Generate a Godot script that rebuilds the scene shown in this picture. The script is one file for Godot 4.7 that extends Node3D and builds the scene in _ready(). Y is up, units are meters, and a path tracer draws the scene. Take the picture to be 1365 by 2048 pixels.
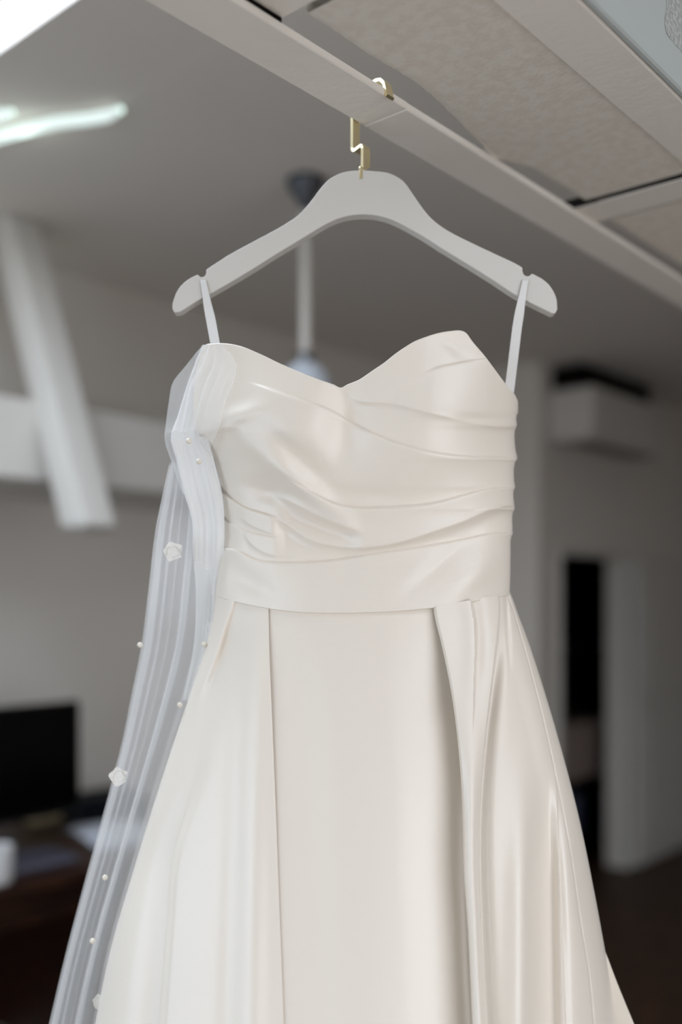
extends Node3D
# A satin wedding dress on a white hanger, hooked over a batten of an open ceiling grid in a pale attic study.
# Room axes: +X runs along the battens, -Z runs towards the desk wall, Y is up. The lens stands over the origin.

const EYE := 1.5            # height of the lens
const TURN := -48.5         # where the lens looks, degrees about Y
const LENS := 1985.0        # focal length in picture heights of 2048
const FAR := 1.0523         # distance of the hanger's plane from the lens
const SIDE := 0.0231        # the dress hangs this far to the right of the lens axis
const CEIL := 2.614
const GAP := 0.002

var mats := {}
var names := {}


func _ready() -> void:
	# ---- camera, sky, exposure, large lights
	var cam := Camera3D.new()
	cam.name = "camera"
	add_child(cam)
	cam.position = Vector3(0, EYE, 0)
	cam.rotation_degrees = Vector3(0, TURN, 0)
	var lens := CameraAttributesPhysical.new()
	lens.frustum_focal_length = 35.0
	lens.frustum_focus_distance = 0.985
	lens.frustum_near = 0.05
	lens.frustum_far = 200.0
	lens.exposure_aperture = 1.45
	cam.attributes = lens
	cam.projection = Camera3D.PROJECTION_FRUSTUM
	cam.near = 0.05
	cam.far = 200.0
	cam.size = 2.0 * 0.05 * 1024.0 / LENS
	cam.frustum_offset = Vector2(0, 0.05 * (1190.0 - 1024.0) / LENS)
	cam.current = true
	var env := Environment.new()
	var air := ProceduralSkyMaterial.new()
	air.sky_top_color = Color(0.80, 0.87, 0.95)
	air.sky_horizon_color = Color(0.93, 0.95, 0.97)
	air.ground_horizon_color = Color(0.62, 0.61, 0.58)
	air.ground_bottom_color = Color(0.42, 0.41, 0.38)
	air.sun_angle_max = 1.0
	var sky := Sky.new()
	sky.sky_material = air
	env.background_mode = Environment.BG_SKY
	env.sky = sky
	env.background_energy_multiplier = 1.6
	env.tonemap_mode = Environment.TONE_MAPPER_LINEAR
	env.tonemap_exposure = 1.08
	env.sdfgi_enabled = true
	env.ssao_enabled = true
	env.ssil_enabled = true
	var we := WorldEnvironment.new()
	we.name = "environment"
	we.environment = env
	add_child(we)
	daylight("window_daylight", Vector3(-1.56, 1.15, -1.45), Vector3(0, -90, 0), Vector2(2.7, 1.9), Color(0.86, 0.925, 1.0), 0.44)
	daylight("window_daylight", Vector3(0.40, 1.15, 2.16), Vector3(0, 0, 0), Vector2(2.1, 1.9), Color(0.955, 0.965, 1.0), 0.58)
	daylight("skylight_daylight", Vector3(0.63, CEIL + 0.10, -1.6), Vector3(-90, 0, 0), Vector2(0.84, 1.36), Color(0.90, 0.945, 1.0), 1.8)
	daylight("skylight_daylight", Vector3(0.85, CEIL + 0.10, 1.05), Vector3(-90, 0, 0), Vector2(1.26, 1.26), Color(0.955, 0.97, 1.0), 0.65)  # light of the skylight added over the lens
	make_materials()
	build_room()
	build_frame()
	build_study()
	build_doorway()
	build_fittings()
	build_hanger()
	build_dress()


func daylight(called: String, at_: Vector3, turn: Vector3, size: Vector2, tint: Color, energy: float) -> void:
	var l := AreaLight3D.new()
	l.name = numbered(called)
	l.area_size = size
	l.area_normalize_energy = false
	l.light_energy = energy
	l.light_color = tint
	l.area_range = 30.0
	l.area_attenuation = 2.0
	l.shadow_enabled = true
	add_child(l)
	l.position = at_
	l.rotation_degrees = turn


# ------------------------------------------------------------------ helpers
func numbered(called: String) -> String:
	var n: int = names.get(called, 0)
	names[called] = n + 1
	return called if n == 0 else "%s_%03d" % [called, n]


func thing(called: String, label: String, category: String, at_ := Vector3.ZERO, turn := 0.0, group := "") -> Node3D:
	var o := Node3D.new()
	o.name = numbered(called)
	add_child(o, true)
	o.position = at_
	o.rotation_degrees.y = turn
	tag(o, label, category, group)
	return o


func tag(o: Node3D, label: String, category: String, group := "") -> Node3D:
	o.set_meta("label", label)
	o.set_meta("category", category)
	if group:
		o.set_meta("group", group)
	return o


func part(called: String, mesh: Mesh, mat: Material, parent: Node3D = self, at_ := Vector3.ZERO) -> MeshInstance3D:
	var o := MeshInstance3D.new()
	o.name = numbered(called) if parent == self else called
	o.mesh = mesh
	o.material_override = mat
	parent.add_child(o, true)
	o.position = at_
	return o


func struct(called: String, label := "") -> Node3D:
	var o := Node3D.new()
	o.name = called
	o.set_meta("kind", "structure")
	if label:
		o.set_meta("label", label)
	add_child(o, true)
	return o


func flat_tri(st: SurfaceTool, a: Vector3, b: Vector3, c: Vector3, away: Vector3) -> void:
	var n := (c - a).cross(b - a)
	if n.length_squared() < 1e-16:
		return
	n = n.normalized()
	if n.dot(away) < 0.0:
		n = -n
		var t := b
		b = c
		c = t
	for p in [a, b, c]:
		st.set_normal(n)
		st.set_uv(Vector2(p.x + p.z, p.y))
		st.add_vertex(p)


func add_box(st: SurfaceTool, mid: Vector3, size: Vector3, bevel := 0.003) -> void:
	var h := size * 0.5
	bevel = minf(bevel, 0.45 * minf(h.x, minf(h.y, h.z)) * 2.0)
	var corner := func(s: Vector3, k: int) -> Vector3:
		var p := Vector3.ZERO
		for j in 3:
			p[j] = s[j] * (h[j] if j == k else h[j] - bevel)
		return mid + p
	for k in 3:
		var i := (k + 1) % 3
		var j := (k + 2) % 3
		for s in [-1.0, 1.0]:
			var q: Array[Vector3] = []
			for e in [[-1.0, -1.0], [1.0, -1.0], [1.0, 1.0], [-1.0, 1.0]]:
				var c := Vector3.ZERO
				c[k] = s
				c[i] = e[0]
				c[j] = e[1]
				q.append(corner.call(c, k))
			var away := Vector3.ZERO
			away[k] = s
			flat_tri(st, q[0], q[1], q[2], away)
			flat_tri(st, q[0], q[2], q[3], away)
		for si in [-1.0, 1.0]:
			for sj in [-1.0, 1.0]:
				var lo := Vector3.ZERO
				lo[i] = si
				lo[j] = sj
				var hi := lo
				lo[k] = -1.0
				hi[k] = 1.0
				var away2 := Vector3.ZERO
				away2[i] = si
				away2[j] = sj
				var a: Vector3 = corner.call(lo, i)
				var b: Vector3 = corner.call(hi, i)
				var c2: Vector3 = corner.call(hi, j)
				var d: Vector3 = corner.call(lo, j)
				flat_tri(st, a, b, c2, away2)
				flat_tri(st, a, c2, d, away2)
	for sx in [-1.0, 1.0]:
		for sy in [-1.0, 1.0]:
			for sz in [-1.0, 1.0]:
				var s3 := Vector3(sx, sy, sz)
				flat_tri(st, corner.call(s3, 0), corner.call(s3, 1), corner.call(s3, 2), s3)


func start() -> SurfaceTool:
	var st := SurfaceTool.new()
	st.begin(Mesh.PRIMITIVE_TRIANGLES)
	return st


func box(size: Vector3, bevel := 0.003, mid := Vector3.ZERO) -> Mesh:
	var st := start()
	add_box(st, mid, size, bevel)
	return st.commit()


func span(lo: Vector3, hi: Vector3, bevel := 0.003) -> Mesh:
	return box((hi - lo).abs(), bevel, (lo + hi) * 0.5)


# A smooth sheet through rows of points; rows run downwards and points rightwards as seen from its front.
func sheet(rows: Array, closed := false) -> ArrayMesh:
	var nr := rows.size()
	var nc: int = rows[0].size()
	var vs := PackedVector3Array()
	var ns := PackedVector3Array()
	var uv := PackedVector2Array()
	var ix := PackedInt32Array()
	vs.resize(nr * nc)
	ns.resize(nr * nc)
	uv.resize(nr * nc)
	for j in nr:
		var row: PackedVector3Array = rows[j]
		var up: PackedVector3Array = rows[maxi(j - 1, 0)]
		var dn: PackedVector3Array = rows[mini(j + 1, nr - 1)]
		for i in nc:
			var l := i - 1
			var r := i + 1
			if closed:
				l = nc - 2 if i == 0 else l
				r = 1 if i == nc - 1 else r
			else:
				l = maxi(l, 0)
				r = mini(r, nc - 1)
			var n := (dn[i] - up[i]).cross(row[r] - row[l])
			if n.length_squared() < 1e-20:
				var other: PackedVector3Array = dn if j < nr / 2 else up
				n = (dn[i] - up[i]).cross(other[r] - other[l])
			var k := j * nc + i
			vs[k] = row[i]
			ns[k] = n.normalized() if n.length_squared() > 1e-20 else Vector3(0, 1 if j < nr / 2 else -1, 0)
			uv[k] = Vector2(float(i) / (nc - 1), float(j) / (nr - 1))
	ix.resize((nr - 1) * (nc - 1) * 6)
	var w := 0
	for j in nr - 1:
		for i in nc - 1:
			var k := j * nc + i
			ix[w] = k
			ix[w + 1] = k + 1
			ix[w + 2] = k + nc
			ix[w + 3] = k + 1
			ix[w + 4] = k + nc + 1
			ix[w + 5] = k + nc
			w += 6
	var arr := []
	arr.resize(Mesh.ARRAY_MAX)
	arr[Mesh.ARRAY_VERTEX] = vs
	arr[Mesh.ARRAY_NORMAL] = ns
	arr[Mesh.ARRAY_TEX_UV] = uv
	arr[Mesh.ARRAY_INDEX] = ix
	var m := ArrayMesh.new()
	m.add_surface_from_arrays(Mesh.PRIMITIVE_TRIANGLES, arr)
	return m


# A turned shape: [radius, height, radius, height ...] from the top down.
func lathe(profile: Array, segs := 28) -> ArrayMesh:
	var rows := []
	for k in range(0, profile.size(), 2):
		var row := PackedVector3Array()
		for i in segs + 1:
			var a := TAU * i / segs
			row.append(Vector3(sin(a) * profile[k], profile[k + 1], cos(a) * profile[k]))
		rows.append(row)
	return sheet(rows, true)


func tube(pts: Array, radius: float, segs := 10) -> ArrayMesh:
	var rows := []
	for k in pts.size():
		var along: Vector3 = (pts[mini(k + 1, pts.size() - 1)] - pts[maxi(k - 1, 0)]).normalized()
		var side := along.cross(Vector3.UP if absf(along.y) < 0.9 else Vector3.RIGHT).normalized()
		var over := side.cross(along).normalized()
		var r := radius * (0.55 if k == 0 or k == pts.size() - 1 else 1.0)
		var row := PackedVector3Array()
		for i in segs + 1:
			var a := TAU * i / segs
			row.append(pts[k] + side * cos(a) * r - over * sin(a) * r)
		rows.append(row)
	return sheet(rows, true)


# A smooth curve through flat pairs [t, y, t, y ...], straight beyond its ends.
func ev(c: Array, t: float) -> float:
	var n := c.size() / 2
	if t <= c[0]:
		return c[1] + (t - c[0]) * (c[3] - c[1]) / (c[2] - c[0])
	if t >= c[2 * n - 2]:
		return c[2 * n - 1] + (t - c[2 * n - 2]) * (c[2 * n - 1] - c[2 * n - 3]) / (c[2 * n - 2] - c[2 * n - 4])
	var k := 0
	while t > c[2 * k + 2]:
		k += 1
	var t0: float = c[2 * k]
	var t1: float = c[2 * k + 2]
	var y0: float = c[2 * k + 1]
	var y1: float = c[2 * k + 3]
	var h := t1 - t0
	var sl := (y1 - y0) / h
	var m0 := sl
	var m1 := sl
	if k > 0:
		m0 = 0.5 * (sl + (y0 - c[2 * k - 1]) / (t0 - c[2 * k - 2]))
	if k < n - 2:
		m1 = 0.5 * (sl + (c[2 * k + 5] - y1) / (c[2 * k + 4] - t1))
	var s := (t - t0) / h
	var s2 := s * s
	var s3 := s2 * s
	return (2 * s3 - 3 * s2 + 1) * y0 + (s3 - 2 * s2 + s) * h * m0 + (3 * s2 - 2 * s3) * y1 + (s3 - s2) * h * m1


# Room point from: along the battens, towards the desk wall, height over the lens.
func rm(a: float, b: float, h: float) -> Vector3:
	return Vector3(a, EYE + h, -b)


# The pattern of the dress and hanger: (u, v) are pattern units in the hanger's plane (1886 to the metre), z is how far the cloth stands out of it.
func cut(u: float, v: float, z: float) -> Vector3:
	var k := (FAR - z) / LENS
	return Vector3((u - 682.0) * k - SIDE, EYE + (1190.0 - v) * k, z)


# ------------------------------------------------------------------ materials
func noise_tex(freq: float, size: int, seed_: int, as_normal := false, bump := 4.0, octaves := 4, ramp: Gradient = null) -> NoiseTexture2D:
	var f := FastNoiseLite.new()
	f.seed = seed_
	f.frequency = freq
	f.fractal_octaves = octaves
	var t := NoiseTexture2D.new()
	t.noise = f
	t.width = size
	t.height = size
	t.seamless = true
	t.as_normal_map = as_normal
	t.bump_strength = bump
	if ramp:
		t.color_ramp = ramp
	return t


func plain(called: String, c: Color, rough := 0.7, spec := 0.4, metal := 0.0) -> StandardMaterial3D:
	var m := StandardMaterial3D.new()
	m.resource_name = called
	m.albedo_color = c
	m.roughness = rough
	m.metallic_specular = spec
	m.metallic = metal
	mats[called] = m
	return m


func tri(m: StandardMaterial3D, scale_: float) -> void:
	m.uv1_triplanar = true
	m.uv1_world_triplanar = true
	m.uv1_scale = Vector3.ONE * scale_


func ramp2(lo: Color, hi: Color, a := 0.3, b := 0.7) -> Gradient:
	var g := Gradient.new()
	g.offsets = PackedFloat32Array([a, b])
	g.colors = PackedColorArray([lo, hi])
	return g


func make_materials() -> void:
	var m := plain("wall_paint", Color(0.885, 0.86, 0.825), 0.85, 0.25)
	m.heightmap_enabled = true
	m.heightmap_scale = 0.05
	m.heightmap_texture = noise_tex(0.02, 256, 3)
	tri(m, 1.2)
	plain("ceiling_paint", Color(0.89, 0.866, 0.835), 0.9, 0.2)
	m = plain("batten_paint", Color(0.90, 0.875, 0.84), 0.55, 0.35)
	m.heightmap_enabled = true
	m.heightmap_scale = 0.04
	m.heightmap_texture = noise_tex(0.03, 256, 9)
	tri(m, 5.0)
	m = plain("rough_plaster", Color.WHITE, 0.95, 0.15)
	m.albedo_texture = noise_tex(0.03, 512, 21, false, 4.0, 6, ramp2(Color(0.845, 0.815, 0.77), Color(0.87, 0.845, 0.805)))
	m.heightmap_enabled = true
	m.heightmap_scale = 0.02
	m.heightmap_texture = noise_tex(0.09, 512, 22, false, 4.0, 5)
	tri(m, 3.2)
	m = plain("old_plaster", Color.WHITE, 0.95, 0.15)
	m.albedo_texture = noise_tex(0.05, 512, 31, false, 4.0, 5, ramp2(Color(0.62, 0.635, 0.62), Color(0.72, 0.73, 0.715), 0.35, 0.6))
	m.heightmap_enabled = true
	m.heightmap_scale = 0.03
	m.heightmap_texture = noise_tex(0.06, 512, 32, false, 4.0, 5)
	tri(m, 6.0)
	plain("side_shade_paint", Color(0.70, 0.725, 0.715), 0.8, 0.2)  # darker, cooler tone standing in for weaker light on the timber side
	plain("beam_paint", Color(0.84, 0.825, 0.80), 0.7, 0.3)
	m = plain("floor_wood", Color.WHITE, 0.5, 0.4)
	m.albedo_texture = noise_tex(0.02, 512, 41, false, 4.0, 4, ramp2(Color(0.20, 0.13, 0.085), Color(0.32, 0.215, 0.14)))
	m.uv1_triplanar = true
	m.uv1_world_triplanar = true
	m.uv1_scale = Vector3(0.4, 1.0, 3.0)
	m = plain("desk_wood", Color.WHITE, 0.4, 0.4)
	m.albedo_texture = noise_tex(0.02, 256, 43, false, 4.0, 4, ramp2(Color(0.13, 0.07, 0.045), Color(0.25, 0.14, 0.085)))
	m.uv1_triplanar = true
	m.uv1_world_triplanar = true
	m.uv1_scale = Vector3(0.8, 4.0, 4.0)
	plain("bounce_mat_wool", Color(0.80, 0.75, 0.69), 0.95, 0.1)
	plain("black_plastic", Color(0.022, 0.022, 0.025), 0.35, 0.4)
	plain("screen_glass", Color(0.008, 0.008, 0.01), 0.12, 0.4)
	plain("dark_paint", Color(0.07, 0.055, 0.05), 0.9, 0.2)  # also gives the shade colour in the batten gaps and over the air conditioner
	plain("steel", Color(0.55, 0.56, 0.58), 0.35, 0.5, 1.0)
	plain("grey_metal", Color(0.33, 0.34, 0.36), 0.4, 0.5, 0.6)
	plain("white_plastic", Color(0.82, 0.80, 0.77), 0.4, 0.5)
	plain("paper", Color(0.86, 0.88, 0.92), 0.8, 0.3)
	plain("navy_board", Color(0.04, 0.055, 0.085), 0.6, 0.3)
	plain("beige_board", Color(0.62, 0.56, 0.45), 0.8, 0.3)
	plain("ceramic", Color(0.88, 0.88, 0.88), 0.2, 0.5)
	plain("grey_plastic", Color(0.38, 0.38, 0.43), 0.5, 0.4)
	plain("key_cap", Color(0.27, 0.27, 0.31), 0.5, 0.4)
	plain("chair_cloth", Color(0.10, 0.09, 0.085), 0.9, 0.2)
	plain("taupe_board", Color(0.62, 0.56, 0.53), 0.8, 0.3)
	plain("blue_enamel", Color(0.25, 0.27, 0.36), 0.4, 0.5)
	m = plain("window_glass", Color(0.95, 0.98, 1.0, 0.06), 0.02, 0.5)
	m.transparency = BaseMaterial3D.TRANSPARENCY_ALPHA
	m = plain("frosted_glass", Color(0.86, 0.89, 0.93), 0.25, 0.5)
	m.backlight_enabled = true
	m.backlight = Color(0.7, 0.7, 0.7)
	m = plain("sun_reflection", Color(0.9, 0.93, 0.92), 0.5, 0.3)  # glow standing in for sunlight reflected onto the ceiling
	m.emission_enabled = true
	m.emission = Color(0.86, 0.93, 0.91)
	m.emission_energy_multiplier = 0.7
	plain("brass", Color(0.93, 0.88, 0.72), 0.36, 0.5, 1.0)
	plain("hanger_paint", Color(0.86, 0.845, 0.82), 0.5, 0.4)
	var weave := Image.create(64, 64, false, Image.FORMAT_RGB8)
	for y in 64:
		for x in 64:
			var g := 0.5 + 0.25 * sin(TAU * y / 8.0) + 0.2 * sin(TAU * (x + (y / 8) * 4) / 16.0)
			weave.set_pixel(x, y, Color(g, g, g))
	var weave_map := ImageTexture.create_from_image(weave)
	m = plain("satin", Color(0.948, 0.911, 0.860), 0.37, 0.72)
	m.rim_enabled = true
	m.rim = 0.25
	m.heightmap_enabled = true
	m.heightmap_scale = 0.004
	m.heightmap_texture = weave_map
	m.uv1_triplanar = true
	m.uv1_scale = Vector3.ONE * 120.0
	m = plain("ribbon", Color(0.93, 0.925, 0.915), 0.5, 0.45)
	m.backlight_enabled = true
	m.backlight = Color(0.3, 0.3, 0.3)
	m = plain("gathered_tulle", Color(0.99, 0.985, 0.975, 0.80), 0.9, 0.2)
	m.transparency = BaseMaterial3D.TRANSPARENCY_ALPHA
	m.backlight_enabled = true
	m.backlight = Color(0.3, 0.3, 0.3)
	m = plain("tulle", Color(0.99, 0.99, 0.99, 0.30), 0.9, 0.2)
	m.transparency = BaseMaterial3D.TRANSPARENCY_ALPHA
	m.backlight_enabled = true
	m.backlight = Color(0.8, 0.8, 0.8)
	m = plain("petal", Color(0.97, 0.96, 0.935), 0.8, 0.3)
	m.backlight_enabled = true
	m.backlight = Color(0.5, 0.5, 0.5)
	m = plain("pearl", Color(0.92, 0.89, 0.83), 0.2, 0.6)
	m.clearcoat_enabled = true
	m.clearcoat = 0.6


# ------------------------------------------------------------------ the room
func build_room() -> void:
	var wm: Material = mats.wall_paint
	var cm: Material = mats.ceiling_paint
	var fl := struct("floor", "dark brown wooden floor")
	part("floor_boards", span(Vector3(-1.75, -0.1, -3.2), Vector3(7.7, 0, 2.35), 0.001), mats.floor_wood, fl)
	var bounce_mat := thing("bounce_mat", "pale mat added out of view below the dress to bounce daylight upwards", "bounce_mat", Vector3(0.6, 0.001, 0.5))  # unseen reflector, added to throw daylight up at the battens
	part("pile", span(Vector3(-1.7, 0, -1.6), Vector3(1.5, 0.014, 1.4), 0.006), mats.bounce_mat_wool, bounce_mat)
	# ceiling round the skylight (x 0.20..1.06, b 0.9..2.3)
	var c := struct("ceiling", "plain matte grey-white ceiling")
	var top := CEIL + 0.16
	part("ceiling_panel", span(Vector3(-1.75, CEIL, -3.2), Vector3(0.20, top, 2.35), 0.0), cm, c)
	part("ceiling_panel", span(Vector3(0.20, CEIL, -0.9), Vector3(1.06, top, 0.4), 0.0), cm, c)
	part("ceiling_panel", span(Vector3(0.20, CEIL, 1.7), Vector3(1.5, top, 2.35), 0.0), cm, c)
	part("ceiling_panel", span(Vector3(0.20, CEIL, -3.2), Vector3(1.06, top, -2.3), 0.0), cm, c)
	part("ceiling_panel", span(Vector3(1.06, CEIL + 0.001, -3.2), Vector3(1.342, top, 0.4), 0.0), cm, c)
	part("ceiling_panel", span(Vector3(1.342, CEIL, -3.2), Vector3(7.7, top, 0.4), 0.0), cm, c)
	part("ceiling_panel", span(Vector3(1.5, CEIL, 0.4), Vector3(7.7, top, 2.35), 0.0), cm, c)
	# skylights
	skylight("window_1", "bright skylight in the ceiling at the top left corner", 0.2, 1.06, -2.3, -0.9, top)
	skylight("added_window_4", "added second skylight over the lens, for top light on the dress", 0.2, 1.5, 0.4, 1.7, top)  # unseen opening, added to light the dress from above
	# walls
	var wl := struct("wall_left", "white wall behind the desk")
	part("wall_face", span(Vector3(-1.75, 0, -3.12), Vector3(4.29, CEIL, -3.0), 0.0), wm, wl)
	var wp := struct("wall_partition", "white end wall of the jog beside the doorway")
	part("wall_face", span(Vector3(4.17, 0, -3.0), Vector3(4.29, CEIL, -2.43), 0.004), wm, wp)
	var wb := struct("wall_back", "white wall with the narrow doorway")
	part("wall_face", span(Vector3(4.29, 0, -2.55), Vector3(4.372, CEIL, -2.43), 0.0), wm, wb)
	part("wall_face", span(Vector3(4.372, 1.70, -2.55), Vector3(5.10, CEIL, -2.43), 0.0), wm, wb)
	part("wall_face", span(Vector3(5.10, 0, -2.55), Vector3(7.7, CEIL, -2.43), 0.0), wm, wb)
	var wr := struct("wall_right", "white far end wall")
	part("wall_face", span(Vector3(7.5, 0, -2.43), Vector3(7.65, CEIL, 2.35), 0.0), wm, wr)
	window_wall("wall_window", "window_2", Vector3(-1.6, 0, 0.7), 0.05, 2.85)
	# wall behind the lens with the second window: b = -2.2
	var wf := struct("wall_front", "white wall with a wide window behind the lens")
	part("wall_face", span(Vector3(-1.6, 0, 2.2), Vector3(-0.7, CEIL, 2.35), 0.0), wm, wf)
	part("wall_face", span(Vector3(1.5, 0, 2.2), Vector3(7.7, CEIL, 2.35), 0.0), wm, wf)
	part("wall_face", span(Vector3(-0.7, 0, 2.2), Vector3(1.5, 0.2, 2.35), 0.0), wm, wf)
	part("wall_face", span(Vector3(-0.7, 2.1, 2.2), Vector3(1.5, CEIL, 2.35), 0.0), wm, wf)
	var w3 := struct("window_3", "wide window behind the lens")
	for x in [-0.7, 0.0167, 0.7333, 1.45]:
		part("mullion", span(Vector3(x, 0.2, 2.24), Vector3(x + 0.05, 2.1, 2.30)), mats.white_plastic, w3)
	for k in 3:
		part("window_pane", span(Vector3(-0.65 + 0.7167 * k, 0.2, 2.265), Vector3(0.0167 + 0.7167 * k, 2.1, 2.273), 0.0), mats.window_glass, w3)
	# window beside the desk: a = -1.6, b -0.7..2.2
	var bb := struct("baseboard_left")
	part("board", span(Vector3(-1.6, 0, -3.0), Vector3(4.17, 0.08, -2.985), 0.002), mats.beam_paint, bb)
	bb = struct("baseboard_back")
	part("board", span(Vector3(5.87, 0, -2.43), Vector3(7.5, 0.08, -2.415), 0.002), mats.beam_paint, bb)


func skylight(called: String, label: String, x0: float, x1: float, z0: float, z1: float, top: float) -> void:
	var w := struct(called, label)
	var m: Material = mats.white_plastic
	part("window_frame", span(Vector3(x0 - 0.01, top, z0 - 0.01), Vector3(x0 + 0.035, top + 0.06, z1 + 0.01)), m, w)
	part("window_frame", span(Vector3(x1 - 0.035, top, z0 - 0.01), Vector3(x1 + 0.01, top + 0.06, z1 + 0.01)), m, w)
	part("window_frame", span(Vector3(x0 + 0.035, top, z0 - 0.01), Vector3(x1 - 0.035, top + 0.06, z0 + 0.035)), m, w)
	part("window_frame", span(Vector3(x0 + 0.035, top, z1 - 0.035), Vector3(x1 - 0.035, top + 0.06, z1 + 0.01)), m, w)
	part("window_pane", span(Vector3(x0 + 0.035, top + 0.02, z0 + 0.035), Vector3(x1 - 0.035, top + 0.028, z1 - 0.035), 0.0), mats.window_glass, w)


func window_wall(wall: String, window: String, _at: Vector3, b0: float, b1: float) -> void:
	var wm: Material = mats.wall_paint
	var w := struct(wall, "white wall with a wide window beside the desk")
	part("wall_face", span(Vector3(-1.75, 0, -3.0), Vector3(-1.6, CEIL, -b1), 0.0), wm, w)
	part("wall_face", span(Vector3(-1.75, 0, -b0), Vector3(-1.6, CEIL, 2.35), 0.0), wm, w)
	part("wall_face", span(Vector3(-1.75, 0, -b1), Vector3(-1.6, 0.2, -b0), 0.0), wm, w)
	part("wall_face", span(Vector3(-1.75, 2.1, -b1), Vector3(-1.6, CEIL, -b0), 0.0), wm, w)
	var g := struct(window, "wide window beside the desk")
	var n := 3
	var wid := (b1 - b0) / n
	for k in n + 1:
		var z := -(b0 + wid * k)
		part("mullion", span(Vector3(-1.70, 0.2, z - 0.025), Vector3(-1.64, 2.1, z + 0.025)), mats.white_plastic, g)
	for k in n:
		part("window_pane", span(Vector3(-1.675, 0.2, -(b0 + wid * (k + 1)) + 0.025), Vector3(-1.667, 2.1, -(b0 + wid * k) - 0.025), 0.0), mats.window_glass, g)


# A board lying flat with one broken edge: x0..x1, straight edge at b0, torn edge curve b(a).
func torn_board(x0: float, x1: float, b0: float, torn: Array, h0: float, h1: float, seed_: int, rough: float) -> ArrayMesh:
	var f := FastNoiseLite.new()
	f.seed = seed_
	f.frequency = 1.0
	f.fractal_octaves = 4
	var n := 150
	var lo := PackedVector3Array()
	var lo_in := PackedVector3Array()
	var mid := PackedVector3Array()
	var hi := PackedVector3Array()
	var far_lo := PackedVector3Array()
	var far_hi := PackedVector3Array()
	for i in n + 1:
		var a := lerpf(x0, x1, float(i) / n)
		var b := ev(torn, a) + rough * (f.get_noise_2d(a * 55.0, 3.0) + 0.5 * f.get_noise_2d(a * 190.0, 9.0))
		var back := 0.004 * absf(f.get_noise_2d(a * 90.0, 40.0)) + 0.001
		lo_in.append(gr(a, b - 0.010, h0))
		lo.append(gr(a, b - 0.002, h0 + 0.0004))
		mid.append(gr(a, b + 0.0015 - back, h0 + 0.004))
		hi.append(gr(a, b - 0.003 - back, h1))
		far_lo.append(gr(a, b0, h0))
		far_hi.append(gr(a, b0, h1))
	return sheet([far_lo, lo_in, lo, mid, hi, far_hi, far_lo])


# The open ceiling grid stands a little askew to the room; its points are laid out from its own pivot.
const GRID_AT := Vector3(0.5, EYE, -0.66)
const GRID_TURN := 1.1


func gr(a: float, b: float, h: float) -> Vector3:
	return Vector3(a - 0.5, h, 0.66 - b)


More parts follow.
